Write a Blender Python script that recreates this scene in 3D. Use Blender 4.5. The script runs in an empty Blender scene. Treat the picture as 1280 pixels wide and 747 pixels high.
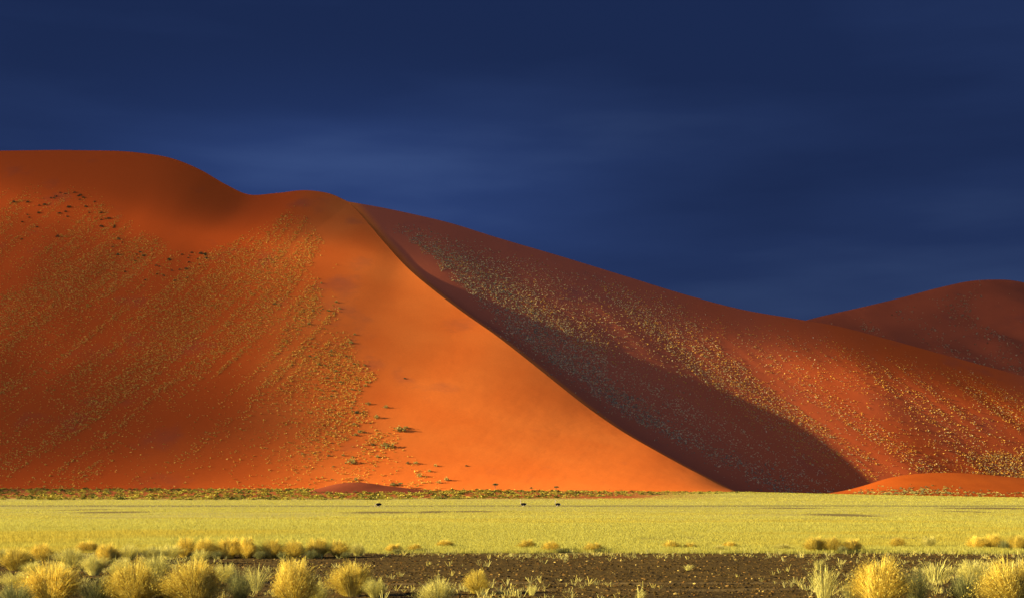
import bpy, bmesh, math
import numpy as np
from mathutils import Vector

scene = bpy.context.scene
R = math.radians

# ------------------------------------------------------------------ camera
F, CX, VH, CAMZ = 1778.0, 640.0, 616.0, 2.8     # focal length in photo pixels, horizon row, eye height
cam_d = bpy.data.cameras.new('camera')
cam = bpy.data.objects.new('camera', cam_d)
scene.collection.objects.link(cam)
cam_d.sensor_width = 36.0
cam_d.lens = F / 1280 * 36.0
cam_d.shift_y = (VH - 373.5) / 1280
cam_d.clip_start = 0.5
cam_d.clip_end = 40000
cam.location = (0, 0, CAMZ)
cam.rotation_euler = (R(90), 0, 0)
scene.camera = cam

# ------------------------------------------------------------------ sun and sky
SUN_EL, SUN_AZ = 15.0, 11.0     # azimuth: degrees from due left (-X) round towards the camera side (-Y)
sx = -math.cos(R(SUN_EL)) * math.cos(R(SUN_AZ))
sy = -math.cos(R(SUN_EL)) * math.sin(R(SUN_AZ))
sz = math.sin(R(SUN_EL))
SUN = np.array([sx, sy, sz])
sun_d = bpy.data.lights.new('sun', 'SUN')
sun_d.energy = 5.0
sun_d.angle = R(0.5)
sun_d.color = (1.0, 0.87, 0.52)
sun = bpy.data.objects.new('sun', sun_d)
scene.collection.objects.link(sun)
sun.rotation_euler = Vector((sx, sy, sz)).to_track_quat('Z', 'Y').to_euler()

world = bpy.data.worlds.new('World')
scene.world = world
world.use_nodes = True
nt = world.node_tree
nt.nodes.clear()
N = nt.nodes.new
sky = N('ShaderNodeTexSky')
sky.sky_type = 'NISHITA'
sky.sun_disc = False
sky.sun_elevation = R(SUN_EL)
sky.sun_rotation = math.atan2(sx, sy)
tc = N('ShaderNodeTexCoord')
mp = N('ShaderNodeMapping')
mp.inputs['Scale'].default_value = (1.6, 1.6, 9.0)
mp.inputs['Rotation'].default_value = (0, R(-5), 0)
n1 = N('ShaderNodeTexNoise')
n1.inputs['Scale'].default_value = 2.1
n1.inputs['Detail'].default_value = 5.0
n1.inputs['Roughness'].default_value = 0.45
nt.links.new(tc.outputs['Generated'], mp.inputs['Vector'])
nt.links.new(mp.outputs['Vector'], n1.inputs['Vector'])
sepz = N('ShaderNodeSeparateXYZ')
nt.links.new(tc.outputs['Generated'], sepz.inputs[0])
# storm cloud: dark slate blue, paler towards the horizon where the cover thins
elev = N('ShaderNodeMapRange')
elev.inputs['From Min'].default_value = 0.02
elev.inputs['From Max'].default_value = 0.34
nt.links.new(sepz.outputs['Z'], elev.inputs['Value'])
add = N('ShaderNodeMath'); add.operation = 'MULTIPLY_ADD'
add.inputs[1].default_value = 2.5
nt.links.new(n1.outputs['Fac'], add.inputs[0])
nt.links.new(elev.outputs['Result'], add.inputs[2])
sub = N('ShaderNodeMath'); sub.operation = 'SUBTRACT'; sub.inputs[1].default_value = 1.22
nt.links.new(add.outputs[0], sub.inputs[0])
ramp = N('ShaderNodeValToRGB')
e = ramp.color_ramp.elements
e[0].position = 0.0; e[0].color = (0.085, 0.160, 0.44, 1)
e[1].position = 1.0; e[1].color = (0.033, 0.074, 0.265, 1)
m = e.new(0.5); m.color = (0.046, 0.098, 0.33, 1)
nt.links.new(sub.outputs[0], ramp.inputs['Fac'])
mixs = N('ShaderNodeMix'); mixs.data_type = 'RGBA'
# the storm stands ahead (+Y); behind the camera the sky is clear
sm = N('ShaderNodeMapRange'); sm.interpolation_type = 'SMOOTHSTEP'
sm.inputs['From Min'].default_value = -0.55; sm.inputs['From Max'].default_value = 0.25
sm.inputs['To Min'].default_value = 0.1; sm.inputs['To Max'].default_value = 0.995
nt.links.new(sepz.outputs['Y'], sm.inputs['Value'])
nt.links.new(sm.outputs['Result'], mixs.inputs['Factor'])
deep = N('ShaderNodeMix'); deep.data_type = 'RGBA'; deep.blend_type = 'MULTIPLY'
deep.inputs['Factor'].default_value = 1.0
deep.inputs['B'].default_value = (0.84, 0.90, 1.62, 1)
nt.links.new(sky.outputs['Color'], deep.inputs['A'])
nt.links.new(deep.outputs['Result'], mixs.inputs['A'])
# a thinner, paler part of the storm cloud low over the dune's shoulder
gd = N('ShaderNodeVectorMath'); gd.operation = 'DISTANCE'
gm = N('ShaderNodeVectorMath'); gm.operation = 'MULTIPLY'; gm.inputs[1].default_value = (1.0, 1.0, 2.6)
nt.links.new(tc.outputs['Generated'], gm.inputs[0])
nt.links.new(gm.outputs[0], gd.inputs[0])
gd.inputs[1].default_value = (-0.125, 0.97, 0.195 * 2.6)
gr = N('ShaderNodeMapRange'); gr.interpolation_type = 'SMOOTHERSTEP'
gr.inputs['From Min'].default_value = 0.34; gr.inputs['From Max'].default_value = 0.0
gr.inputs['To Min'].default_value = 1.0; gr.inputs['To Max'].default_value = 1.75
nt.links.new(gd.outputs['Value'], gr.inputs['Value'])
gx = N('ShaderNodeVectorMath'); gx.operation = 'SCALE'
nt.links.new(ramp.outputs['Color'], gx.inputs[0]); nt.links.new(gr.outputs['Result'], gx.inputs['Scale'])
nt.links.new(gx.outputs[0], mixs.inputs['B'])
bg = N('ShaderNodeBackground')
bg.inputs['Strength'].default_value = 0.0715
out = N('ShaderNodeOutputWorld')
nt.links.new(mixs.outputs['Result'], bg.inputs['Color'])
nt.links.new(bg.outputs[0], out.inputs['Surface'])

vs = scene.view_settings
vs.view_transform = 'Standard'
vs.look = 'None'
vs.gamma = 1.0
vs.exposure = 1.95
vs.use_curve_mapping = False

# ------------------------------------------------------------------ helpers
rng = np.random.default_rng(7)
COL = scene.collection

def tag(o, label=None, cat=None, group=None, kind=None):
    if label: o['label'] = label
    if cat: o['category'] = cat
    if group: o['group'] = group
    if kind: o['kind'] = kind
    return o

def empty(name, loc):
    o = bpy.data.objects.new(name, None)
    o.location = loc
    COL.objects.link(o)
    return o

def make_mesh(name, verts, faces, mats, colors=None, mat_idx=None, smooth=False):
    """faces: (n,3) or (n,4) index array; colors: per-vertex rgb"""
    verts = np.asarray(verts, dtype=np.float32)
    faces = np.asarray(faces, dtype=np.int32)
    k = faces.shape[1]
    me = bpy.data.meshes.new(name)
    me.vertices.add(len(verts))
    me.vertices.foreach_set('co', verts.ravel())
    me.loops.add(faces.size)
    me.loops.foreach_set('vertex_index', faces.ravel())
    me.polygons.add(len(faces))
    me.polygons.foreach_set('loop_start', np.arange(0, faces.size, k, dtype=np.int32))
    me.polygons.foreach_set('use_smooth', np.full(len(faces), smooth))
    for m_ in mats: me.materials.append(m_)
    if mat_idx is not None:
        me.polygons.foreach_set('material_index', np.asarray(mat_idx, dtype=np.int32))
    if colors is not None:
        a = me.color_attributes.new('tint', 'FLOAT_COLOR', 'POINT')
        c = np.ones((len(verts), 4), dtype=np.float32)
        c[:, :3] = colors
        a.data.foreach_set('color', c.ravel())
    me.update(calc_edges=True)
    me.validate()
    return me

def obj(name, me, parent=None):
    o = bpy.data.objects.new(name, me)
    COL.objects.link(o)
    if parent: o.parent = parent
    return o

def smooth01(x):
    x = np.clip(x, 0, 1)
    return x * x * (3 - 2 * x)

_perm = np.random.default_rng(3).random((256, 256))
def vnoise(x, y):
    x = np.asarray(x, float); y = np.asarray(y, float)
    xi = np.floor(x).astype(int); yi = np.floor(y).astype(int)
    fx = smooth01(x - xi); fy = smooth01(y - yi)
    a = _perm[xi & 255, yi & 255]; b = _perm[(xi + 1) & 255, yi & 255]
    c = _perm[xi & 255, (yi + 1) & 255]; d = _perm[(xi + 1) & 255, (yi + 1) & 255]
    return (a * (1 - fx) + b * fx) * (1 - fy) + (c * (1 - fx) + d * fx) * fy
def fbm(x, y, o=4):
    s = 0; w = 0; a = 1.0
    for i in range(o):
        s = s + a * vnoise(x * 2 ** i + 17.3 * i, y * 2 ** i + 9.1 * i); w += a; a *= .5
    return s / w

def P(u, v, Y):
    u = np.asarray(u, float); v = np.asarray(v, float); Y = np.asarray(Y, float)
    return np.stack([(u - CX) * Y / F, Y + 0 * u, CAMZ + (VH - v) * Y / F], -1)
def proj(p):
    Y = np.maximum(p[..., 1], 1e-3)
    return CX + F * p[..., 0] / Y, VH - F * (p[..., 2] - CAMZ) / Y

def spline(pts, n, power=0.5):
    """centripetal-ish cubic through points, resampled to n"""
    pts = np.asarray(pts, float)
    d = np.linalg.norm(np.diff(pts, axis=0), axis=1)
    t = np.concatenate([[0], np.cumsum(d)])
    m_ = np.zeros_like(pts)
    sl = np.diff(pts, axis=0) / d[:, None]
    m_[1:-1] = (sl[:-1] * d[1:, None] + sl[1:] * d[:-1, None]) / (d[1:] + d[:-1])[:, None]
    m_[0] = sl[0]; m_[-1] = sl[-1]
    q = np.linspace(0, t[-1], n)
    i = np.clip(np.searchsorted(t, q, side='right') - 1, 0, len(d) - 1)
    h = d[i][:, None]; s = ((q - t[i]) / d[i])[:, None]
    return ((2*s**3-3*s**2+1)*pts[i] + (s**3-2*s**2+s)*h*m_[i] + (-2*s**3+3*s**2)*pts[i+1] + (s**3-s**2)*h*m_[i+1])

def grid_faces(nr, nc, off=0):
    a = (np.arange(nr - 1)[:, None] * nc + np.arange(nc - 1)[None, :]).ravel() + off
    return np.stack([a, a + 1, a + nc + 1, a + nc], 1)

# ------------------------------------------------------------------ materials
def new_mat(name):
    m_ = bpy.data.materials.new(name)
    m_.use_nodes = True
    t = m_.node_tree
    for n_ in list(t.nodes):
        t.nodes.remove(n_)
    o_ = t.nodes.new('ShaderNodeOutputMaterial')
    return m_, t, o_

def sand_mat(name, c1, c2, dark, scale=0.02, dark_amt=0.35, bump=0.25, old=None):
    m_, t, o_ = new_mat(name)
    g = t.nodes.new('ShaderNodeNewGeometry')
    na = t.nodes.new('ShaderNodeTexNoise'); na.inputs['Scale'].default_value = scale; na.inputs['Detail'].default_value = 5
    t.links.new(g.outputs['Position'], na.inputs['Vector'])
    r_ = t.nodes.new('ShaderNodeValToRGB')
    r_.color_ramp.elements[0].position = .35; r_.color_ramp.elements[0].color = (*c1, 1)
    r_.color_ramp.elements[1].position = .65; r_.color_ramp.elements[1].color = (*c2, 1)
    t.links.new(na.outputs['Fac'], r_.inputs['Fac'])
    # heavy-mineral stains: smeared, darker and more purple
    mp_ = t.nodes.new('ShaderNodeMapping'); mp_.inputs['Scale'].default_value = (1.0, .45, 1.6)
    mp_.inputs['Rotation'].default_value = (0, 0, R(25))
    t.links.new(g.outputs['Position'], mp_.inputs['Vector'])
    nb = t.nodes.new('ShaderNodeTexNoise'); nb.inputs['Scale'].default_value = .021; nb.inputs['Detail'].default_value = 6; nb.inputs['Roughness'].default_value = .6
    t.links.new(mp_.outputs['Vector'], nb.inputs['Vector'])
    mr = t.nodes.new('ShaderNodeMapRange'); mr.inputs['From Min'].default_value = .58; mr.inputs['From Max'].default_value = .78
    mr.inputs['To Max'].default_value = dark_amt
    t.links.new(nb.outputs['Fac'], mr.inputs['Value'])
    base = r_.outputs['Color']
    if old:                                    # oxidised sand of the grassed, settled faces
        at = t.nodes.new('ShaderNodeAttribute'); at.attribute_name = 'tint'
        sc_ = t.nodes.new('ShaderNodeSeparateColor'); t.links.new(at.outputs['Color'], sc_.inputs[0])
        fl = t.nodes.new('ShaderNodeMix'); fl.data_type = 'RGBA'   # dull maroon right flank, its sand colour darkened to stand for dimmer light
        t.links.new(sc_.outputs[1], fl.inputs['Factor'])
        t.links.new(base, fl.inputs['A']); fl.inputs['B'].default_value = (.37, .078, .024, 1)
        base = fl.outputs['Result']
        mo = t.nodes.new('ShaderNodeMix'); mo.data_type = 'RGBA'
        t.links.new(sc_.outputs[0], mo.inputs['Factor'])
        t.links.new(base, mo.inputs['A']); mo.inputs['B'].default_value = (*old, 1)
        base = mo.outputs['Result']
    mx = t.nodes.new('ShaderNodeMix'); mx.data_type = 'RGBA'
    t.links.new(mr.outputs['Result'], mx.inputs['Factor'])
    t.links.new(base, mx.inputs['A']); mx.inputs['B'].default_value = (*dark, 1)
    # grain
    nc_ = t.nodes.new('ShaderNodeTexNoise'); nc_.inputs['Scale'].default_value = .9; nc_.inputs['Detail'].default_value = 3
    t.links.new(g.outputs['Position'], nc_.inputs['Vector'])
    mg = t.nodes.new('ShaderNodeMapRange'); mg.inputs['To Min'].default_value = .88; mg.inputs['To Max'].default_value = 1.12
    t.links.new(nc_.outputs['Fac'], mg.inputs['Value'])
    vm = t.nodes.new('ShaderNodeVectorMath'); vm.operation = 'SCALE'
    t.links.new(mx.outputs['Result'], vm.inputs[0]); t.links.new(mg.outputs['Result'], vm.inputs['Scale'])
    b = t.nodes.new('ShaderNodeBsdfPrincipled')
    b.inputs['Roughness'].default_value = .95
    b.inputs['Specular IOR Level'].default_value = .05
    t.links.new(vm.outputs[0], b.inputs['Base Color'])
    # wind ripples
    wv = t.nodes.new('ShaderNodeTexNoise'); wv.inputs['Scale'].default_value = .12; wv.inputs['Detail'].default_value = 6
    t.links.new(mp_.outputs['Vector'], wv.inputs['Vector'])
    bp = t.nodes.new('ShaderNodeBump'); bp.inputs['Strength'].default_value = bump; bp.inputs['Distance'].default_value = 1.0
    t.links.new(wv.outputs['Fac'], bp.inputs['Height'])
    t.links.new(bp.outputs[0], b.inputs['Normal'])
    t.links.new(b.outputs[0], o_.inputs['Surface'])
    return m_

def blade_mat(name, trans=.35, mult=(1, 1, 1)):
    m_, t, o_ = new_mat(name)
    at = t.nodes.new('ShaderNodeAttribute'); at.attribute_name = 'tint'
    oi = t.nodes.new('ShaderNodeObjectInfo')
    mr = t.nodes.new('ShaderNodeMapRange'); mr.inputs['To Min'].default_value = .85; mr.inputs['To Max'].default_value = 1.1
    t.links.new(oi.outputs['Random'], mr.inputs['Value'])
    vm = t.nodes.new('ShaderNodeVectorMath'); vm.operation = 'SCALE'
    t.links.new(at.outputs['Color'], vm.inputs[0]); t.links.new(mr.outputs[0], vm.inputs['Scale'])
    d = t.nodes.new('ShaderNodeBsdfDiffuse'); tr = t.nodes.new('ShaderNodeBsdfTranslucent')
    ms = t.nodes.new('ShaderNodeMixShader'); ms.inputs[0].default_value = trans
    t.links.new(vm.outputs[0], d.inputs['Color']); t.links.new(vm.outputs[0], tr.inputs['Color'])
    t.links.new(d.outputs[0], ms.inputs[1]); t.links.new(tr.outputs[0], ms.inputs[2])
    t.links.new(ms.outputs[0], o_.inputs['Surface'])
    return m_

def plain_mat(name, col, rough=.8):
    m_, t, o_ = new_mat(name)
    g = t.nodes.new('ShaderNodeTexCoord')
    na = t.nodes.new('ShaderNodeTexNoise'); na.inputs['Scale'].default_value = 8
    t.links.new(g.outputs['Object'], na.inputs['Vector'])
    r_ = t.nodes.new('ShaderNodeValToRGB')
    r_.color_ramp.elements[0].color = (*[c * .7 for c in col], 1); r_.color_ramp.elements[1].color = (*[min(1, c * 1.25) for c in col], 1)
    t.links.new(na.outputs['Fac'], r_.inputs['Fac'])
    b = t.nodes.new('ShaderNodeBsdfPrincipled'); b.inputs['Roughness'].default_value = rough
    t.links.new(r_.outputs[0], b.inputs['Base Color'])
    t.links.new(b.outputs[0], o_.inputs['Surface'])
    return m_

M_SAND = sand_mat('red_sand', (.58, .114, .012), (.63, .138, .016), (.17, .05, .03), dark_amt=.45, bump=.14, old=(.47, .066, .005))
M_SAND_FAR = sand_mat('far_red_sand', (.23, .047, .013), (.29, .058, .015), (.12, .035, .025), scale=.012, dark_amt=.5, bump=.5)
M_MOUND = sand_mat('mound_sand', (.24, .042, .003), (.28, .052, .004), (.2, .05, .02), scale=.05, bump=.15)
M_DARKMOUND = sand_mat('dark_mound_sand', (.15, .030, .010), (.19, .038, .012), (.09, .025, .015), scale=.05, bump=.15)
M_BLADE = blade_mat('grass_blades')
M_FIELD = blade_mat('field_grass', .5)
M_LEAF = blade_mat('shrub_leaves', .2)
M_STEM = plain_mat('woody_stem', (.11, .075, .045))

# ------------------------------------------------------------------ ground
def ground_z(X, Y):
    X = np.asarray(X, float); Y = np.asarray(Y, float)
    u = CX + F * X / np.maximum(Y, 30)
    A = np.interp(u, [-200, 300, 700, 930, 1080, 1280, 1600], [5.6, 5.0, 3.9, 3.2, 1.9, .4, .3])
    z = A * smooth01((Y - 540) / 165.0)
    z = z - .75 * np.exp(-((Y - 311 - 4 * fbm(X * .02, 0 * X, 2)) / 8.0) ** 2)      # shallow dry watercourse
    z = z + .05 * (fbm(X * .3, Y * .3, 3) - .5) + .25 * (fbm(X * .03 + 5, Y * .02, 3) - .5) * smooth01((Y - 60) / 60) * .5
    return z

ys = np.concatenate([np.linspace(-60, 30, 16), np.linspace(31, 76, 120), np.geomspace(77, 285, 70), np.linspace(287, 340, 40), np.geomspace(345, 1500, 130), np.geomspace(1600, 14000, 14)])
ts = np.concatenate([np.linspace(-2.5, -.52, 20), np.linspace(-.5, .5, 260), np.linspace(.52, 2.5, 20)])
TT, YY = np.meshgrid(ts, ys)
XX = TT * np.maximum(np.abs(YY), 120) * np.where(YY > 3000, 1.3, 1)
gv = np.stack([XX, YY, ground_z(XX, YY)], -1).reshape(-1, 3)

# bare scuffed patches in the grass: x, y, half-width, half-depth in metres
BARE = [(42, 180, 3.6, 15), (68, 214, 3, 12), (-19, 206, 5, 13), (-6, 218, 4, 11), (-12, 212, 2.5, 14), (-58, 208, 5, 11), (86, 262, 7, 17), (94, 268, 4, 20), (52, 268, 6, 11), (-72, 240, 4, 12), (8.5, 86, 1.5, 2.6), (11, 88, 1.2, 2.4), (24, 88, 1.6, 2.4)]
def ground_mat():
    m_, t, o_ = new_mat('plain_soil')
    L = t.links.new
    g = t.nodes.new('ShaderNodeNewGeometry')
    sp = t.nodes.new('ShaderNodeSeparateXYZ'); L(g.outputs['Position'], sp.inputs[0])
    def noise(scale, detail=4, vec=None, rough=.55):
        n_ = t.nodes.new('ShaderNodeTexNoise'); n_.inputs['Scale'].default_value = scale
        n_.inputs['Detail'].default_value = detail; n_.inputs['Roughness'].default_value = rough
        L(vec or g.outputs['Position'], n_.inputs['Vector']); return n_.outputs['Fac']
    def math_(op, a, b=None, c=None):
        n_ = t.nodes.new('ShaderNodeMath'); n_.operation = op
        for i, x in enumerate((a, b, c)):
            if x is None: continue
            if isinstance(x, (int, float)): n_.inputs[i].default_value = x
            else: L(x, n_.inputs[i])
        return n_.outputs[0]
    def mrange(v, a, b, c=0., d=1.):
        n_ = t.nodes.new('ShaderNodeMapRange'); L(v, n_.inputs['Value'])
        for k, x in zip(('From Min', 'From Max', 'To Min', 'To Max'), (a, b, c, d)): n_.inputs[k].default_value = x
        return n_.outputs[0]
    def mix(f, a, b):
        n_ = t.nodes.new('ShaderNodeMix'); n_.data_type = 'RGBA'
        if isinstance(f, float): n_.inputs['Factor'].default_value = f
        else: L(f, n_.inputs['Factor'])
        for s, x in (('A', a), ('B', b)):
            if isinstance(x, tuple): n_.inputs[s].default_value = (*x, 1)
            else: L(x, n_.inputs[s])
        return n_.outputs['Result']
    Y = sp.outputs['Y']
    nz = noise(.12, 5)
    mp_ = t.nodes.new('ShaderNodeMapping'); mp_.inputs['Scale'].default_value = (.25, 1, 1); L(g.outputs['Position'], mp_.inputs['Vector'])
    nst = noise(1.1, 6, mp_.outputs['Vector'], .65)
    gravel = mix(mrange(nst, .35, .65), (.040, .023, .005), (.10, .058, .012))
    gravel = mix(mrange(noise(5., 3), .56, .68), gravel, (.018, .013, .009))
    gravel = mix(mrange(noise(3.3, 3), .62, .7), gravel, (.20, .13, .04))
    field = mix(mrange(noise(.05, 5), .3, .7), (.30, .24, .055), (.38, .32, .07))
    # faint wheel tracks: paler compacted soil
    ytr = math_('MULTIPLY_ADD', noise(.15, 3), 2.2, Y)
    for y0 in (42.3, 45.4):
        band = math_('MULTIPLY', mrange(ytr, y0 - .5, y0 - .1), mrange(ytr, y0 + .3, y0 + .7, 1., 0.))
        gravel = mix(math_('MULTIPLY', band, mrange(noise(.6, 4), .35, .65, .2, .75)), gravel, (.15, .095, .032))
    edge = math_('MULTIPLY_ADD', nz, 6.0, Y)
    zf = mrange(edge, 69.0, 73.0)
    c = mix(zf, gravel, field)
    bare = math_('MULTIPLY', mrange(Y, 296, 302), mrange(Y, 326, 334, 1., 0.))
    c = mix(math_('MULTIPLY', bare, .75), c, (.13, .105, .045))
    for (px_, py_, rx_, ry_) in BARE:
        dx = math_('DIVIDE', math_('SUBTRACT', sp.outputs['X'], px_), rx_ * 1.15); dy = math_('DIVIDE', math_('SUBTRACT', Y, py_), ry_ * 1.15)
        e2 = math_('ADD', math_('MULTIPLY', dx, dx), math_('MULTIPLY', dy, dy))
        c = mix(mrange(math_('MULTIPLY_ADD', nz, .8, e2), 1.7, .7, 0., .8), c, (.12, .08, .028))
    toe = math_('MULTIPLY', mrange(math_('MULTIPLY_ADD', noise(.02, 4), 50., Y), 590, 620), mrange(math_('DIVIDE', sp.outputs['X'], Y), .08, .15, 1., 0.))
    c = mix(toe, c, (.30, .075, .016))
    b = t.nodes.new('ShaderNodeBsdfPrincipled'); b.inputs['Roughness'].default_value = .95; b.inputs['Specular IOR Level'].default_value = .05
    L(c, b.inputs['Base Color'])
    bp = t.nodes.new('ShaderNodeBump'); bp.inputs['Strength'].default_value = .8; bp.inputs['Distance'].default_value = .08
    L(noise(4., 6), bp.inputs['Height']); L(bp.outputs[0], b.inputs['Normal'])
    L(b.outputs[0], o_.inputs['Surface'])
    return m_
ground = obj('ground', make_mesh('ground', gv, grid_faces(*TT.shape), [ground_mat()], smooth=True))
tag(ground, 'flat desert plain of dark gravel in front and yellow grass soil behind', 'ground', kind='structure')

# ------------------------------------------------------------------ the great dune
crest_px = [(-900, 262, 1330), (-600, 226, 1320), (-300, 200, 1300), (-100, 190, 1280), (0, 188.5, 1270), (100, 188, 1262), (170, 190.5, 1256), (215, 198, 1250),
            (250, 212, 1243), (283, 231, 1236), (310, 243, 1228), (345, 241.5, 1218), (385, 238, 1208), (412, 242, 1204), (435, 252, 1196)]
ridge_px = [(435, 252, 1196), (455, 274, 1165), (477, 300, 1130), (505, 331, 1092), (540, 361, 1050), (580, 391, 1010), (620, 419, 973),
            (660, 450, 938), (700, 482, 905), (740, 513, 873), (780, 540, 842), (820, 563, 812), (870, 590, 776), (925, 615.5, 738), (965, 623, 715)]
NCREST, NRIDGE, NT = 420, 420, 200
crest = spline(P(*np.array(crest_px).T), NCREST)
ridge = spline(P(*np.array(ridge_px).T), NRIDGE)
topline = np.concatenate([crest[:-1], ridge])
# foot of the sunlit face: each fall line runs down and to the left
tu, _ = proj(topline)
fu = np.interp(tu, [-900, -300, 0, 250, 435, 505, 620, 780, 870, 965], [-1500, -780, -420, -130, 90, 210, 440, 720, 840, 955])
fY = np.interp(tu, [-900, 0, 435, 780, 965], [690, 668, 668, 690, 705])
foot = np.stack([(fu - CX) * fY / F, fY, 0 * fY], -1)
foot[:, 2] = ground_z(foot[:, 0], foot[:, 1]) - 1.0
tq = np.linspace(0, 1, NT) ** 1.15
TOP = topline[:, None, :]; FT = foot[:, None, :]
q = tq[None, :, None]
A = TOP * (1 - q) + FT * q
conc = np.interp(tu, [-900, 435, 780, 965], [.30, .30, .18, .0])[:, None]
gq = (1 - tq)[None, :] * (1 - conc * tq[None, :])
def gsmooth(z, sig):
    k = np.exp(-.5 * (np.arange(-3 * sig, 3 * sig + 1) / sig) ** 2); k /= k.sum()
    return np.convolve(np.pad(z, 3 * sig, mode='edge'), k, mode='valid')
cs = gsmooth(topline[:, 2], 75)
wsm = smooth01((NCREST - 6 - np.arange(len(topline))) / 130.)      # the knoll and saddle only shape the crest itself
ztop = topline[:, 2][:, None] + ((cs - topline[:, 2]) * wsm)[:, None] * smooth01(tq / .28)[None, :]
A[:, :, 2] = FT[:, :, 2] + (ztop - FT[:, :, 2]) * gq
# ease the corner below the summit, where the crest turns into the sharp ridge
def smooth_rows(G, sig):
    k = np.exp(-.5 * (np.arange(-3 * sig, 3 * sig + 1) / sig) ** 2); k /= k.sum()
    Gp = np.pad(G, ((3 * sig, 3 * sig), (0, 0), (0, 0)), mode='reflect', reflect_type='odd')
    return sum(k[i] * Gp[i:i + len(G)] for i in range(len(k)))
wsr = smooth01(tq / .22)[None, :, None] * (1 - smooth01((np.arange(len(topline)) - NCREST - 40) / 150.))[:, None, None]
A = A * (1 - wsr) + smooth_rows(A, 42) * wsr
# soft hollows and gullies running down the older, grassed left side
sl = np.concatenate([[0], np.cumsum(np.linalg.norm(np.diff(foot, axis=0), axis=1))])[:, None]
left_w = smooth01((430 - tu) / 260.0)[:, None]
env = (np.sin(np.pi * np.clip(tq, 0, 1)) ** .8)[None, :]
und = (fbm(sl / 130 + 0 * tq, tq[None, :] * 2.2 + sl * 0, 3) - .5) * 15 * left_w + (fbm(sl / 34 + 3, tq[None, :] * 3 + sl * 0, 3) - .5) * 5 * (left_w * .9 + .05)
A[:, :, 2] += und * env

# right-hand side: slip face under the sharp ridge, and the broad grassed flank under the long skyline
sky_px = np.array([(435, 252), (480, 260), (520, 268.5), (560, 278), (620, 296.5), (700, 320), (780, 344.5), (860, 369), (930, 387), (1000, 399), (1050, 408), (1100, 421),
                   (1180, 443), (1280, 470), (1450, 512), (1700, 560), (2100, 606)], float)
def crestY(u): return np.interp(u, [435, 700, 1280, 2100], [1196, 1200, 1215, 1240])
cB = spline(P(sky_px[:, 0], sky_px[:, 1], crestY(sky_px[:, 0])), 700)
def zB(X, Y):
    zc = np.interp(X, cB[:, 0], cB[:, 2]); yc = np.interp(X, cB[:, 0], cB[:, 1])
    d = yc - Y
    return np.where(d > 0, zc - np.maximum(.63 * d - .00042 * d * d, 0), zc + .5 * d), d
def slip(X, Y, p=.33):
    shp = X.shape
    pts = np.stack([X.ravel(), Y.ravel()], 1)
    zz = np.empty(len(pts)); dd = np.empty(len(pts))
    rp = ridge[::2]
    for i in range(0, len(pts), 20000):
        D = np.hypot(pts[i:i+20000, None, 0] - rp[None, :, 0], pts[i:i+20000, None, 1] - rp[None, :, 1])
        j = D.argmin(1); k = np.arange(len(j))
        d0 = D[k, j]
        zz[i:i+20000] = rp[j, 2]; dd[i:i+20000] = d0
    return zz.reshape(shp), dd.reshape(shp)
NB1 = NRIDGE; NB2 = 260
fr = np.linspace(0, 1, NB2)[1:]
fBu = 965 + (2300 - 965) * fr
fBY = np.interp(fBu, [965, 1060, 1280, 2300], [715, 760, 800, 850])
footB = np.stack([(fBu - CX) * fBY / F, fBY, 0 * fBY], -1)
lowB = np.concatenate([ridge, footB])
# matching points of the skyline
iu = np.interp(np.arange(len(lowB)), [0, NRIDGE * .5, NRIDGE - 1, len(lowB) - 1], [0, 175, 400, 699])
upB = np.stack([np.interp(iu, np.arange(700), cB[:, k]) for k in range(3)], -1)
NTB = 240
tb = np.linspace(0, 1, NTB) ** 1.25
B = lowB[:, None, :] * (1 - tb[None, :, None]) + upB[:, None, :] * tb[None, :, None]
bx, by = B[:, :, 0], B[:, :, 1]
zb, dB = zB(bx, by)
zr, dr = slip(bx, by)
wrap = smooth01(dr / 40.)
p_slip = .335 + .03 * wrap
zs = zr - p_slip * dr
kk = 9.0 * smooth01(dr / 45.)+ 1e-3
hh = np.clip(.5 + .5 * (zb - zs) / kk, 0, 1)
zz = zs * (1 - hh) + zb * hh + kk * hh * (1 - hh)
# fine gullies on the flank, running down the slope
wB = bx * .87 + by * .5; aB = bx * .5 - by * .87
zz += ((fbm(wB / 30, aB / 260, 3) - .5) * 1.6 + (fbm(wB / 90 + 4, aB / 300, 2) - .5) * 2.5) * smooth01(dr / 90.) * smooth01(dB / 60.)
zz[:NRIDGE, 0] = ridge[:, 2]
zz[:, -1] = upB[:, 2]
gz = ground_z(bx, by)
B[:, :, 2] = np.maximum(zz, gz - 1.2)

def back_side(line, depth, slope=.5, n=26):
    w = (np.linspace(0, 1, n) ** 1.5)[None, :]
    b_ = np.repeat(line[:, None, :], n, 1)
    run = np.maximum(line[:, 2] / slope * 1.25, 30)[:, None]
    b_[:, :, 1] += run * w
    b_[:, :, 0] += 0.15 * run * w
    b_[:, :, 2] = line[:, 2][:, None] * (1 - w) * (1 - .0 * w) - 1.5 * w
    return b_
CA = back_side(crest, 500)
CB = back_side(cB[::3], 500)
parts, fcs, off = [], [], 0
for G, flip in ((A, False), (B, True), (CA, False), (CB, False)):
    nr, nc = G.shape[:2]
    f_ = grid_faces(nr, nc, off)
    if flip: f_ = f_[:, ::-1]
    parts.append(G.reshape(-1, 3)); fcs.append(f_); off += nr * nc
edgeA = tu[:, None] - 430 - 130 * tq[None, :] + (fbm(A[:, :, 0] / 45, A[:, :, 1] / 90, 4) - .5) * 130
ageA = 1 - smooth01((edgeA + 110) / 220.)
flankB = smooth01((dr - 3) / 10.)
lowB_ = smooth01((bx - 40) / 300.) * (.45 + .6 * fbm(bx / 40, by / 90, 3))       # redder again towards the low right end
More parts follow.
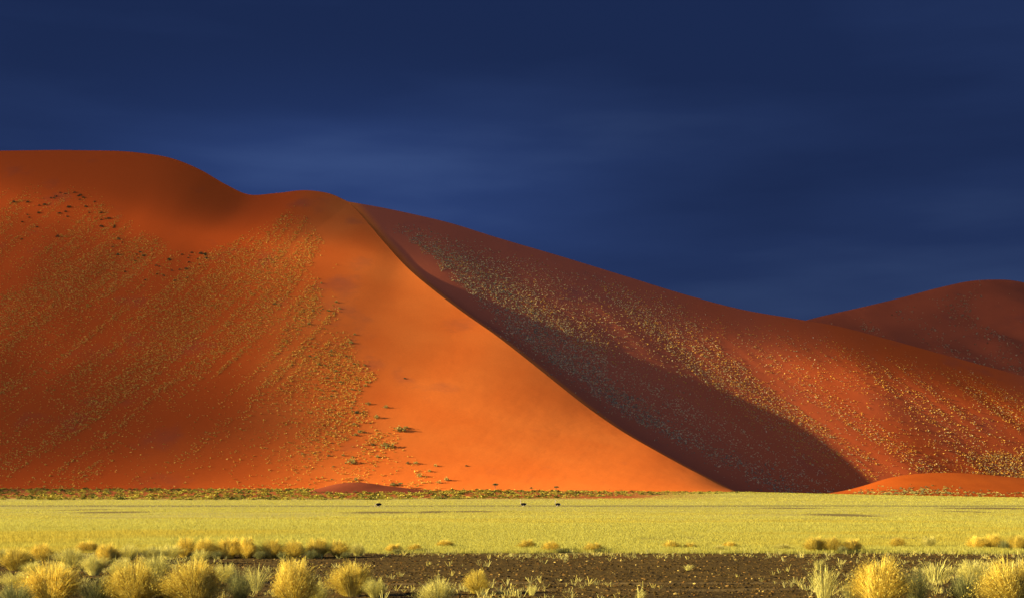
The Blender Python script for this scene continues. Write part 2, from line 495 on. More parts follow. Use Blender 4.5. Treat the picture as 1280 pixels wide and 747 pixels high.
nA, nC = A.shape[0] * A.shape[1], CA.shape[0] * CA.shape[1] + CB.shape[0] * CB.shape[1]
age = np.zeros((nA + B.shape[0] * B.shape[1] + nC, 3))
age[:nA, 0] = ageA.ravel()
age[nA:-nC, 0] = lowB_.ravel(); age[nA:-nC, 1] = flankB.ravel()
age[-nC:, 0] = .6
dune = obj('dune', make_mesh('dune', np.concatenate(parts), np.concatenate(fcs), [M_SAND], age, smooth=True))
tag(dune, 'huge red sand dune with a sharp curving ridge between its sunlit and shaded faces', 'dune', kind='structure')

# far dune on the right
fd_px = np.array([(700, 520), (850, 455), (950, 419), (1015, 398), (1080, 383), (1130, 371), (1180, 358), (1215, 351), (1240, 349.5), (1262, 350), (1285, 354), (1400, 378), (1600, 430), (1900, 520)], float)
fc = spline(P(fd_px[:, 0], fd_px[:, 1], np.full(len(fd_px), 2300.)), 240)
nF = 90
tf = np.linspace(0, 1, nF)
ff = fc.copy(); ff[:, 1] -= 620; ff[:, 0] += 130; ff[:, 2] = 0
FD = fc[:, None, :] * (1 - tf[None, :, None]) + ff[:, None, :] * tf[None, :, None]
FD[:, :, 2] = fc[:, 2][:, None] * (1 - tf)[None, :] * (1 - .25 * tf)[None, :]
xl = fc[:, 0][:, None]
ux = (CX + F * fc[:, 0] / 2300)[:, None]
FD[:, :, 2] += np.sin(np.pi * tf)[None, :] ** .8 * ((fbm(xl / 160, tf[None, :] * 2.5, 4) - .5) * 70 + 24 * np.exp(-((ux - 1235 - 60 * tf[None, :]) / 28.) ** 2))
FB = back_side(fc, 500)
vv = np.concatenate([FD.reshape(-1, 3), FB.reshape(-1, 3)])
f1 = grid_faces(*FD.shape[:2]); f2 = grid_faces(*FB.shape[:2], FD.shape[0] * FD.shape[1])
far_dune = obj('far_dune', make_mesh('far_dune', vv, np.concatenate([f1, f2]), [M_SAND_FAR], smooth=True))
tag(far_dune, 'distant dark red dune behind the long slope at the right', 'dune', kind='structure')

# low sand mounds at the foot
def mound(name, pxs, Yc, front, back, mat, label, skew=0.0):
    c = spline(P(*np.array([(a, b, Yc) for a, b in pxs], float).T), 140)
    g0 = ground_z(c[:, 0], c[:, 1])
    n_ = 50
    w = np.linspace(-1, 1, n_)
    G = np.repeat(c[:, None, :], n_, 1)
    hgt = np.maximum(c[:, 2] - g0, -.4)
    prof = np.where(w < 0, (1 - np.abs(w)) ** 1.15, (1 - w) ** 1.3)
    G[:, :, 1] += np.where(w < 0, w * front, w * back)[None, :]
    G[:, :, 0] += skew * np.where(w < 0, -w * front, 0)[None, :]
    gz_ = ground_z(G[:, :, 0], G[:, :, 1])
    G[:, :, 2] = gz_ - .5 + (hgt[:, None] + .5 + (g0[:, None] - gz_) * 0) * prof[None, :]
    G[:, :, 2] += (fbm(G[:, :, 0] / 25, G[:, :, 1] / 25, 3) - .5) * .12 * hgt[:, None].clip(0, 10) * np.abs(w)[None, :]
    G[:, n_ // 2, 2] = G[:, n_ // 2, 2]
    o = obj(name, make_mesh(name, G.reshape(-1, 3), grid_faces(140, n_)[:, ::-1], [mat], smooth=True))
    tag(o, label, 'sand mound', kind='structure')
    return o
moundR = mound('sand_mound', [(1040, 617), (1065, 612), (1090, 603), (1115, 595.5), (1145, 591), (1185, 589.5), (1230, 592), (1280, 596.5), (1360, 603), (1460, 612), (1520, 617)], 830, 70, 120, M_MOUND,
      'low bright orange sand mound at the foot of the right slope')
moundL = mound('sand_mound', [(385, 614), (405, 608), (425, 603.5), (440, 602), (460, 603), (480, 606), (505, 609), (540, 613)], 655, 26, 30, M_DARKMOUND,
      'small dark red sand mound among the shrubs at the dune foot', skew=-.3)
bpy.context.view_layer.update()

# ------------------------------------------------------------------ clouds whose shadows dim the dune's top, its left end and the far dune
E1 = np.array([-math.cos(R(SUN_AZ + 90)), -math.sin(R(SUN_AZ + 90)), 0.0])     # across the sun's rays, level
E2 = np.cross(SUN, E1); E2 = E2 if E2[2] > 0 else -E2                           # across the sun's rays, upward
def cloud(ca_, cb_, ra, rb_, tilt, depth, tau, k, seed, label):
    """a lumpy cloud of even vapour standing up-sun; (ca_, cb_) is where its shadow axis lies across the rays"""
    m_, t, o_ = new_mat('cloud_vapour')
    pv = t.nodes.new('ShaderNodeVolumePrincipled')
    pv.inputs['Color'].default_value = (.85, .88, .92, 1)
    pv.inputs['Density'].default_value = tau / (2 * depth)
    t.links.new(pv.outputs[0], o_.inputs['Volume'])
    bm = bmesh.new()
    bmesh.ops.create_icosphere(bm, subdivisions=5, radius=1)
    c_, s_ = math.cos(R(tilt)), math.sin(R(tilt))
    for v in bm.verts:
        n_ = fbm(v.co.x * 1.3 + seed, v.co.y * 1.7 + v.co.z * 1.1 + seed * 1.7, 3) - .5
        q_ = v.co * (1 + .4 * n_)
        q_.z *= max(0.0, 1 - v.co.x ** 2 - v.co.y ** 2)             # thins out towards its rim
        a_, b_ = q_.x * ra, q_.y * rb_
        a_, b_ = a_ * c_ - b_ * s_, a_ * s_ + b_ * c_
        v.co = Vector(E1 * a_ + E2 * b_ + SUN * (q_.z * depth))
    me = bpy.data.meshes.new('cloud'); bm.to_mesh(me); bm.free()
    me.materials.append(m_)
    o = obj('cloud', me)
    o.location = E1 * ca_ + E2 * cb_ + SUN * k
    tag(o, label, 'cloud', kind='structure')
E1 = E1 if E1[1] < 0 else -E1
def ab(u_, v_, Y_):
    p_ = P(u_, v_, Y_); return float(p_ @ E1), float(p_ @ E2)
cloud(-1290, 318, 365, 131, 0, 330, 7.5, 2700, 3, 'long grey cloud bank out of frame that shades the top of the dune')
cloud(-1060, 94, 370, 110, -24, 260, 2.7, 2500, 11, 'grey cloud out of frame that shades the middle of the left dune face')
cloud(-790, -16, 185, 90, -22, 200, 2.7, 2400, 23, 'small grey cloud out of frame that shades the left foot of the dune')
cloud(-2000, 540, 480, 300, 0, 400, 5.0, 3400, 31, 'large storm cloud out of frame that shades the distant dune')

# ------------------------------------------------------------------ dune grass (uncountable): tufts rooted on the dune faces
def in_poly(u, v, poly):
    poly = np.asarray(poly, float); r_ = np.zeros(u.shape, bool); n_ = len(poly); j = n_ - 1
    for i in range(n_):
        xi, yi = poly[i]; xj, yj = poly[j]
        c_ = ((yi > v) != (yj > v)) & (u < (xj - xi) * (v - yi) / (yj - yi + 1e-9) + xi)
        r_ ^= c_; j = i
    return r_
def sample_grid(G, n, r):
    nr, nc = G.shape[:2]
    i = r.random(n) * (nr - 1.001); j = r.random(n) * (nc - 1.001)
    a = i.astype(int); b = j.astype(int); fa = (i - a)[:, None]; fb = (j - b)[:, None]
    p = G[a, b] * (1 - fa) * (1 - fb) + G[a + 1, b] * fa * (1 - fb) + G[a, b + 1] * (1 - fa) * fb + G[a + 1, b + 1] * fa * fb
    area = np.linalg.norm(np.cross(G[a + 1, b] - G[a, b], G[a, b + 1] - G[a, b]), axis=1)
    keep = r.random(n) < area / np.percentile(area, 97)
    return p[keep]
def tufts(P0, size, k, r, lean=.9, width=.5, sink=.1):
    """k leaf triangles per tuft, spraying up and out"""
    n = len(P0)
    az = r.random((n, k)) * 2 * np.pi
    ln = lean * np.sqrt(r.random((n, k)))
    h = size[:, None] * (.55 + .45 * r.random((n, k)))
    d = np.stack([np.cos(az), np.sin(az), 0 * az], -1)
    base = P0[:, None, :] + d * (size[:, None, None] * .22 * r.random((n, k, 1)))
    base[..., 2] -= sink * size[:, None]
    tip = base + d * (h * np.sin(ln))[..., None]; tip[..., 2] += h * np.cos(ln)
    wa = az + np.pi / 2 + (r.random((n, k)) - .5) * 1.6
    wd = np.stack([np.cos(wa), np.sin(wa), 0 * wa], -1) * (width * size[:, None, None] * .5)
    V = np.stack([base - wd * .45, base + wd * .45, tip + wd * .55, tip - wd * .55], 2).reshape(-1, 3)
    Fc = np.arange(n * k * 4, dtype=np.int32).reshape(-1, 4)
    return V, Fc
def tint_verts(base_cols, n, k, r, var=.18):
    c = base_cols[r.integers(0, len(base_cols), n)] * (1 + var * (r.random((n, 1)) * 2 - 1))
    c = np.repeat(c, k, 0) * (1 + .12 * (r.random((n * k, 1)) * 2 - 1))
    return np.repeat(c, 4, 0)
STRAW = np.array([(.74, .41, .06), (.68, .36, .055), (.76, .47, .085), (.62, .37, .055)])
OLIVE = np.array([(.16, .15, .055), (.20, .17, .05), (.13, .135, .05)])
PALE = np.array([(.58, .44, .18), (.52, .40, .17), (.64, .50, .22)])
GREEN = np.array([(.26, .27, .14), (.32, .33, .18), (.22, .23, .12)])

r = np.random.default_rng(21)
p = sample_grid(A, 900000, r)
u, v = proj(p)
ju = (fbm(u / 14, v / 14, 3) - .5) * 46 + r.normal(size=len(u)) * 5
bare = in_poly(u + ju, v + ju * .4, [(385, 235), (372, 262), (405, 300), (392, 352), (412, 392), (436, 430), (462, 462), (446, 505), (480, 540), (520, 575), (560, 625), (1000, 700), (1000, 200)])
topd = v - np.interp(u, [-50, 0, 60, 110, 150, 185, 230, 285, 330, 360, 400], [235, 236, 226, 228, 262, 288, 312, 304, 276, 258, 248])
# coordinate across the fall lines (constant down the slope)
ca = p[:, 0] * .985 - (p[:, 1] - 668) * .17; al = p[:, 1] * .98 + p[:, 0] * .17
st = .6 * fbm(ca / 6.5, al / 120, 2) + .4 * fbm(ca / 24 + 7, al / 190, 3)
big = fbm(ca / 75 + 2, al / 170 + 5, 3)
dens = .08 + 1.0 * np.clip((st - .44) / .14, 0, 1) ** 1.5 * np.clip((big - .27) / .25, 0.12, 1)
def blob(uc, vc, a, b, ang):
    c_, s_ = math.cos(R(ang)), math.sin(R(ang))
    x = (u - uc) * c_ + (v - vc) * s_; y = -(u - uc) * s_ + (v - vc) * c_
    return np.exp(-(x / a) ** 2 - (y / b) ** 2)
bst = .25 + 1.6 * np.clip((st - .42) / .15, 0, 1)
for (uc, vc, a, b, ang, amt) in [(330, 310, 75, 32, -25, 1.1), (340, 360, 80, 40, -35, .9), (195, 485, 38, 14, -20, 1.6), (120, 555, 75, 18, -32, 1.0), (60, 385, 150, 50, -36, 1.7), (150, 330, 110, 30, -38, .8), (140, 480, 90, 40, -38, .5), (30, 470, 60, 30, -36, .5),
                                 (250, 370, 90, 40, -40, .7), (90, 280, 110, 25, -28, .6), (370, 275, 30, 14, -20, .8), (100, 450, 70, 25, -35, .6), (370, 430, 60, 30, -40, .4), (60, 590, 80, 12, 0, .25)]:
    dens = dens + amt * blob(uc, vc, a, b, ang) * bst * .48
for (uc, vc, a, b, ang, amt) in [(50, 515, 60, 32, -35, .8), (30, 350, 60, 12, -28, .95), (330, 520, 120, 60, -30, .45), (280, 600, 160, 14, 0, .5), (160, 440, 40, 20, -35, .5)]:
    dens = dens * (1 - amt * blob(uc, vc, a, b, ang))
dens *= np.clip(topd / 22, 0, 1) * (~bare) * np.interp(v, [200, 320, 450, 600], [.62, .85, .8, .42])
ok = (r.random(len(p)) < dens * 1.35) & (u > -220)
pa = p[ok]; ua, va = proj(pa)
size = .38 + .75 * r.random(len(pa)) ** 2.5 + np.interp(ua, [250, 450], [0, .18])
V, Fc = tufts(pa, size, 5, r, lean=1.3, width=.85)
cols = tint_verts(STRAW, len(pa), 5, r)
o = obj('dune_grass', make_mesh('dune_grass', V, Fc, [M_BLADE], cols))
tag(o, 'dry yellow grass tufts in streaks over the left sunlit face of the dune', 'grass', kind='stuff')

# flank grass
p = sample_grid(B, 1000000, r)
u, v = proj(p)
rx_, ry_ = proj(ridge)
gap = np.interp(v, [250, 290, 330, 400, 455, 520, 560, 590, 615], [470, 498, 550, 624, 694, 790, 862, 926, 968])   # clean sand strip under the ridge
sky_v = np.interp(u, sky_px[:, 0], sky_px[:, 1])
wB = p[:, 0] * .87 + p[:, 1] * .5; aB = p[:, 0] * .5 - p[:, 1] * .87
st = .55 * fbm(wB / 6.5, aB / 130, 3) + .45 * fbm(wB / 24 + 3, aB / 240, 3)
big = fbm(wB / 60 + 9, aB / 130 + 2, 3)
d0 = np.clip((st - .42) / .16, 0, 1) ** 1.3 * np.clip((big - .28) / .28, .12, 1)
d0 = np.interp(u, [600, 950], [.34, .13]) + .85 * d0
near = u - gap + (fbm(u / 12 + 3, v / 12, 3) - .5) * 24
d0 *= np.clip((near + 6) / 14, 0, 1)
green_band = np.exp(-((near - 18) / 22.) ** 2) * (v > 400)
d0 += green_band * .7
dn = np.exp(-(((u - 520) * .64 - (v - 296) * 1.0) / 22.) ** 2) * (u > 492) * (u < 760) * np.clip((near + 4) / 10, 0, 1)
d0 += dn * 1.0
d0 *= np.clip((v - sky_v - np.interp(u, [480, 560, 800, 1100, 1280], [14, 9, 5, 6, 8])) / 26, 0, 1) ** 1.1
d0 *= np.interp(u, [450, 700, 1000, 1280], [1.1, 1.0, .75, .6])
corner = np.clip((u - 1195) / 50, 0, 1) * np.clip((v - 562) / 8, 0, 1)
d0 = d0 + corner * 1.2
shade = v > np.interp(u, [500, 700, 850, 1000, 1065], [310, 420, 497, 573, 612])
d0 *= np.where(shade & (u > 560), 1.25, 1)
ok = (r.random(len(p)) < d0 * .36) & (u < 1500) & (v < 618)
pb = p[ok]; ub, vb = proj(pb); nb_ = (ub - np.interp(vb, [250, 290, 330, 400, 455, 520, 560, 590, 615], [470, 498, 550, 624, 694, 790, 862, 926, 968]))
size = .42 + .75 * r.random(len(pb)) ** 2.5
V, Fc = tufts(pb, size, 6, r, lean=1.15, width=.75)
isg = (nb_ < 45 + 25 * r.random(len(pb))) & (r.random(len(pb)) < .5)
palew = np.interp(ub, [500, 1150], [.95, .3])
cb = np.where(isg[:, None], GREEN[r.integers(0, 3, len(pb))], np.where((r.random(len(pb)) < palew)[:, None], PALE[r.integers(0, 3, len(pb))], STRAW[r.integers(0, 4, len(pb))]))
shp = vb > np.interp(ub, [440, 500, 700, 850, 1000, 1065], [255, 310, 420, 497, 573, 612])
cb = np.where((shp & ~isg)[:, None], np.array([.70, .53, .22]) * (.85 + .3 * r.random((len(pb), 1))), cb)  # tufts inside the ridge's shadow coloured lighter so they show in it
cols = np.repeat(np.repeat(cb * (.85 + .3 * r.random((len(pb), 1))), 6, 0), 4, 0)
o = obj('dune_grass', make_mesh('dune_grass', V, Fc, [M_BLADE], cols))
tag(o, 'pale dotted grass in long streaks down the right flank of the dune', 'grass', kind='stuff')

# far dune grass
p = sample_grid(FD, 200000, r)
u, v = proj(p)
st = fbm((p[:, 0] + .3 * p[:, 1]) / 22, p[:, 1] / 200, 4)
dens = np.clip((st - .40) / .2, 0, 1) * np.clip((v - np.interp(u, fd_px[:, 0], fd_px[:, 1]) - 8) / 18, 0, 1)
dens = dens * .8 + 1.1 * np.exp(-(((u - 1205) * .9 + (v - 380) * .62) / 9) ** 2 - ((v - 380) / 22.) ** 2)
dens *= np.where((u > 1228) & (v < 400), .15, 1)
ok = (r.random(len(p)) < dens * .22) & (u > 960) & (u < 1450)
pf = p[ok]
V, Fc = tufts(pf, 1.2 + 1.8 * r.random(len(pf)), 4, r, lean=1.2, width=.8)
o = obj('dune_grass', make_mesh('dune_grass', V, Fc, [M_BLADE], tint_verts(np.array([(.42, .30, .12), (.36, .24, .10), (.3, .24, .11)]), len(pf), 4, r)))
tag(o, 'thin dull grass scattered over the distant dark dune', 'grass', kind='stuff')

# ------------------------------------------------------------------ the yellow grass field (uncountable)
r = np.random.default_rng(5)
n = 640000
vq = 620.0 + 72 * r.random(n) ** .8
Yq = CAMZ * F / np.maximum(vq - VH, 3.6)
Yq = Yq * (1 + .04 * (r.random(n) - .5))
Tq = (r.random(n) - .5) * 1.0
Xq = Tq * (Yq + 18)
edge = 66.5 + 3.0 * (fbm(Xq / 3.5, Yq / 3, 4) - .5) + 2.2 * (fbm(Xq / 14 + 3, Yq * 0, 3) - .5)
thin = fbm(Xq / 40, Yq / 18, 4)
keep = (Yq > edge) & ~((Yq > 301) & (Yq < 324) & (r.random(n) < .93)) & ~((thin > .60) & (Yq > 150) & (Yq < 300) & (r.random(n) < .8))
# the bank that rises to the right-hand foot of the dune is grassed as well
nk = 60000
Yk = 540 + 420 * r.random(nk) ** 1.3; Tk = .06 + .46 * r.random(nk)
Tq = np.concatenate([Tq, Tk]); Yq = np.concatenate([Yq, Yk]); Xq = np.concatenate([Xq, Tk * Yk]); keep = np.concatenate([keep, np.ones(nk, bool)]); n = len(Yq)
uq = CX + F * Xq / Yq
for (px_, py_, rx_, ry_) in BARE:
    keep &= ~((((Xq - px_) / rx_) ** 2 + ((Yq - py_) / ry_) ** 2) < .35 + 1.0 * r.random(n))
keep &= (Yq < np.interp(uq, [0, 800, 930, 1100, 1280], [562, 590, 760, 900, 900]))
Xq, Yq, uq = Xq[keep], Yq[keep], uq[keep]
Pg = np.stack([Xq, Yq, ground_z(Xq, Yq)], -1)
hg = np.interp(Yq, [60, 90, 150, 300, 700], [.21, .18, .15, .17, .3]) * (.6 + .7 * r.random(len(Yq)))
hg *= .7 + .7 * fbm(Xq / 9, Yq / 9, 3)
kf = 3
V, Fc = tufts(Pg, hg, kf, r, lean=.75, width=.22, sink=.05)
Vw = V.reshape(-1, 4, 3); mid = Vw.mean(1, keepdims=True)
# far tufts are drawn from fuller clumps so that the sward stays closed
wsc = np.repeat(np.interp(Yq, [60, 120, 300, 700], [.3, .75, 2.0, 4.0]), kf)[:, None, None]
Vw[:, :, :2] = mid[:, :, :2] + (Vw[:, :, :2] - mid[:, :, :2]) * wsc
FIELD = np.array([(.365, .322, .057), (.385, .350, .077), (.35, .293, .043), (.345, .310, .063)])
fc_ = tint_verts(FIELD, len(Pg), kf, r, .07)
fc_ *= np.repeat(np.interp(Yq, [60, 150, 300, 500], [.97, 1.02, 1.16, 1.4]) * (.86 + .28 * fbm(Xq / 110 + 4, Yq / 13, 3)), kf * 4)[:, None]
patch = np.repeat(fbm(Xq / 30 + 8, Yq / 14, 4), kf * 4)[:, None]
och = np.array([(.36, .26, .03)])
wgt = np.clip((patch - .5) / .2, 0, 1) * np.repeat(np.interp(Yq, [60, 80, 160, 300], [.75, .7, .4, .05]), kf * 4)[:, None]
fc_ = fc_ * (1 - wgt) + och * wgt
o = obj('grass_field', make_mesh('grass_field', Vw.reshape(-1, 3), Fc, [M_FIELD], fc_))
tag(o, 'wide field of short dry yellow grass between the gravel and the dunes', 'grass', kind='stuff')

# ------------------------------------------------------------------ gravel (uncountable)
n = 42000
Yq = 34 + 40 * r.random(n) ** 1.15
Xq = (r.random(n) - .5) * 1.0 * Yq
bm = bmesh.new(); bmesh.ops.create_icosphere(bm, subdivisions=1, radius=1)
ico = np.array([v.co[:] for v in bm.verts]); icf = np.array([[v.index for v in f.verts] for f in bm.faces]); bm.free()
sz_ = .012 + .045 * r.random(n) ** 4
rx3 = sz_[:, None] * (.7 + .7 * r.random((n, 3))) * np.array([1.15, 1, .55])
V = ico[None] * (1 + .35 * (r.random((n, 12, 1)) - .5)) * rx3[:, None, :]
a_ = r.random(n) * 6.28; c_, s_ = np.cos(a_)[:, None], np.sin(a_)[:, None]
V = np.stack([V[..., 0] * c_ - V[..., 1] * s_, V[..., 0] * s_ + V[..., 1] * c_, V[..., 2]], -1)
V += np.stack([Xq, Yq, ground_z(Xq, Yq) + sz_ * .2], -1)[:, None, :]
Fc = (icf[None] + 12 * np.arange(n)[:, None, None]).reshape(-1, 3)
ST = np.array([(.048, .028, .007), (.075, .041, .010), (.022, .015, .008), (.15, .08, .02), (.034, .024, .011), (.36, .24, .06), (.11, .05, .012)])
pr = np.array([.26, .22, .19, .14, .11, .04, .04])
cst = np.repeat(ST[r.choice(len(ST), n, p=pr)] * (.8 + .4 * r.random((n, 1))), 12, 0)
M_STONE = blade_mat('stone', 0.0)
o = obj('gravel', make_mesh('gravel', V.reshape(-1, 3), Fc, [M_STONE], cst))
tag(o, 'dark brown gravel strewn over the bare strip in the foreground', 'gravel', kind='stuff')

# sparse short grass on the gravel (uncountable)
n = 15000
vq = 689 + 62 * r.random(n)
Yq = CAMZ * F / (vq - VH); uq = -60 + 1400 * r.random(n)
Xq = (uq - CX) * Yq / F
cl = fbm(Xq / 2.2, Yq / 3.0, 3)
dn = np.clip((cl - .68) / .1, 0, 1) * .22
dn += np.clip((300 - uq) / 120, 0, 1) * np.clip((cl - .42) / .15, 0, 1) * .8
dn += np.exp(-((uq - 1210) / 120.) ** 2 - ((vq - 722) / 24.) ** 2) * np.clip((cl - .42) / .12, 0, 1)
dn += np.exp(-((uq - 560) / 130.) ** 2 - ((vq - 744) / 7.) ** 2) * .6 * np.clip((cl - .45) / .12, 0, 1)
dn += np.exp(-((vq - 693) / 4.) ** 2) * .35
dn += np.exp(-((uq - 700) / 70.) ** 2 - ((vq - 697) / 3.) ** 2) * .5
ok = r.random(n) < dn
Xq, Yq = Xq[ok], Yq[ok]
Pg = np.stack([Xq, Yq, ground_z(Xq, Yq)], -1)
V, Fc = tufts(Pg, .08 + .22 * r.random(len(Xq)) ** 1.5, 7, r, lean=.9, width=.09, sink=.05)
o = obj('sparse_grass', make_mesh('sparse_grass', V, Fc, [M_BLADE], tint_verts(np.array([(.50, .40, .09), (.46, .39, .11), (.38, .33, .09)]), len(Xq), 7, r)))
tag(o, 'thin wisps of pale grass sprouting through the dark gravel', 'grass', kind='stuff')

# ------------------------------------------------------------------ foreground grass tufts, each one a thing
def tuft_mesh(name, seed, nb, w, h, cols, dark, ball=1.0, bw=.0055):
    """a domed tussock: arching stalks with feathery tips over a core of older leaves; unit is metres"""
    q_ = np.random.default_rng(seed)
    az = q_.random(nb) * 2 * np.pi
    el_ = q_.random(nb) ** .55                      # 0 upright .. 1 flopped outward
    lob = 1 + .30 * np.cos(az + seed * 1.3) + .28 * np.cos(az * 2 + seed) + .2 * np.cos(az * 3 + seed * 2.1)
    gap = .72 + .45 * vnoise(az * 1.6 + seed, el_ * 3.0 + seed)          # clumps and hollows in the outline
    reach = w * .53 * el_ * lob * (.8 + .4 * q_.random(nb))
    top = h * np.sqrt(np.clip(1 - ball * (el_ * .93) ** 2, .04, 1)) * (.62 + .46 * q_.random(nb)) * gap
    top = top * np.where(q_.random(nb) < .05, 1.0 + .2 * q_.random(nb), 1.0)       # a few stalks stand clear
    root = np.stack([np.cos(az), np.sin(az), 0 * az], 1) * (w * .16 * np.sqrt(q_.random(nb)))[:, None]
    dirh = np.stack([np.cos(az), np.sin(az), 0 * az], 1)
    side = np.stack([-np.sin(az + 1.2 * (q_.random(nb) - .5)), np.cos(az + 1.2 * (q_.random(nb) - .5)), 0 * az], 1)
    rows = []
    for s_, ww in ((0, .8), (.4, .9), (.75, 1.15), (1.0, .5)):
        c_ = root + dirh * (reach * s_ ** 1.2)[:, None]
        c_[:, 2] = top * (1 - (1 - s_) ** 1.6) - .03 * (1 - s_)
        c_ = c_ + (q_.random((nb, 3)) - .5) * .035 * h * s_
        rows += [c_ - side * bw * .5 * ww, c_ + side * bw * .5 * ww]
    V = np.stack(rows, 1)
    f0 = np.array([[0, 1, 3, 2], [2, 3, 5, 4], [4, 5, 7, 6]])
    Fc = (f0[None] + 8 * np.arange(nb)[:, None, None]).reshape(-1, 4)
    c = cols[q_.integers(0, len(cols), nb)] * (.82 + .36 * q_.random((nb, 1)))
    old = q_.random(nb) < .13
    c[old] = dark[q_.integers(0, len(dark), old.sum())]
    # feathery seed heads: short barbs along the last third
    nh = int(nb * 2.2); i = q_.integers(0, nb, nh); s2 = .6 + .4 * q_.random(nh)
    hp = root[i] + dirh[i] * (reach[i] * s2 ** 1.2)[:, None]; hp[:, 2] = top[i] * (1 - (1 - s2) ** 1.6)
    hp += (q_.random((nh, 3)) - .5) * .05 * h
    hv, hf = tufts(hp, (.025 + .035 * q_.random(nh)), 1, q_, lean=1.5, width=.28, sink=0)
    hc = np.repeat(cols[q_.integers(0, len(cols), nh)] * (.9 + .35 * q_.random((nh, 1))), 4, 0)
    Vt = np.concatenate([V.reshape(-1, 3), hv]); Ft = np.concatenate([Fc, hf + nb * 8])
    return make_mesh(name, Vt, Ft, [M_BLADE], np.concatenate([np.repeat(c, 8, 0), hc]))
GOLD = np.array([(.68, .50, .075), (.64, .45, .06), (.70, .56, .11), (.58, .44, .07)])
PALEY = np.array([(.60, .50, .12), (.56, .48, .11), (.52, .46, .13)])
OLD = np.array([(.20, .15, .05), (.26, .19, .06), (.15, .13, .045)])
OLDG = np.array([(.14, .15, .04), (.20, .20, .06), (.10, .11, .035)])
TM = {
    'gold': [tuft_mesh('grass_tuft', 40 + i, 3400, 1.0, 1.0, GOLD, OLD, .95) for i in range(4)],
    'pale': [tuft_mesh('grass_tuft', 60 + i, 1500, 1.0, 1.0, PALEY, OLDG, .7, .005) for i in range(3)],
    'wisp': [tuft_mesh('grass_tuft', 80 + i, 260, 1.0, 1.0, PALEY, OLDG, .45, .007) for i in range(3)],
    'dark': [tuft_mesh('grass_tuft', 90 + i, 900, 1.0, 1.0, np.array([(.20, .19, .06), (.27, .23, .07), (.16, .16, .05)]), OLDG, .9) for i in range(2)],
}
tn = 0
def tuft(uc, vb, wpx, hpx, kind, label, group=None, depth=.9):
    global tn
    Y = CAMZ * F / (vb - VH)
    X = (uc - CX) * Y / F
    me = TM[kind][tn % len(TM[kind])]; tn += 1
    o = obj('grass_tuft', me)
    o.location = (X, Y, float(ground_z(X, Y)) - .02)
    w_ = wpx * .9 * Y / F; h_ = hpx * .93 * Y / F
    o.scale = (w_, w_ * depth, h_)
    # lobed meshes: keep a repeatable, varied heading
    o.rotation_euler.z = (tn * 2.39) % 6.28
    tag(o, label, 'grass tuft', group)
    return o
FG = [
    (20, 712, 50, 28, 'gold', 'dull gold tuft at the far left edge of the foreground, behind the front row'),
    (66, 756, 84, 56, 'gold', 'round golden grass tuft, leftmost of the front row at the bottom left'),
    (168, 757, 86, 58, 'gold', 'golden grass tuft in the front row, second from the left, dark green on its right'),
    (243, 758, 84, 64, 'gold', 'largest golden grass tuft of the front row on the left, tall and glowing'),
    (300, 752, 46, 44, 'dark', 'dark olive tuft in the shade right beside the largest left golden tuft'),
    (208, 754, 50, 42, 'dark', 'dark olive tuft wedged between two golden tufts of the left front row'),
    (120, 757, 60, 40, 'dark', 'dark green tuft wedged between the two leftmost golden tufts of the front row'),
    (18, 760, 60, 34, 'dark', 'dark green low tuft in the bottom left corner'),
    (366, 758, 72, 60, 'gold', 'golden round tuft standing alone on the gravel, left of the small round one'),
    (440, 744, 60, 44, 'gold', 'small round golden tuft with a dark underside, mid left on the gravel'),
    (470, 747, 40, 26, 'pale', 'low pale tuft leaning out from the right of the small round golden tuft'),
    (546, 760, 52, 40, 'pale', 'pale yellow fan-shaped tuft cut by the bottom edge near the centre'),
    (597, 741, 38, 30, 'gold', 'smallest lone golden tuft on the open gravel near the centre'),
    (395, 752, 40, 24, 'pale', 'low pale tuft at the right foot of the lone golden tuft'),
    (1098, 758, 84, 64, 'gold', 'large dense golden tuft at the lower right, its right side in shade'),
    (1146, 752, 56, 46, 'dark', 'dark brown shaded tuft just right of the large lower right golden tuft'),
    (1205, 752, 62, 40, 'dark', 'brownish tuft between the two big golden tufts at the lower right'),
    (1264, 760, 88, 64, 'gold', 'large golden tuft cut by the right edge of the frame'),
    (1030, 752, 50, 52, 'wisp', 'thin sparse stalks left of the large lower right golden tuft'),
    (1062, 752, 40, 30, 'wisp', 'low sparse green stalks at the left foot of the large lower right golden tuft'),
    (1170, 728, 60, 30, 'wisp', 'sparse pale stalks behind the dark brown shaded tuft'),
    (1215, 732, 56, 34, 'pale', 'pale feathery tuft behind the brownish tuft at the lower right'),
    (1240, 738, 40, 38, 'wisp', 'sparse pale stalks left of the tuft at the right edge'),
    (320, 738, 40, 34, 'wisp', 'thin stalks on the gravel behind the dark olive tuft'),
    (1023, 712, 18, 16, 'wisp', 'tiny sprig on open gravel left of the sparse lower right stalks'),
    (860, 712, 16, 9, 'wisp', 'tiny pale sprig on the open gravel right of centre'),
    (665, 744, 20, 16, 'wisp', 'tiny pale sprig on the gravel right of the smallest lone golden tuft'),
    (800, 752, 18, 18, 'wisp', 'tiny sprig at the bottom edge, on the gravel right of centre'),
]
for a in FG: tuft(*a)
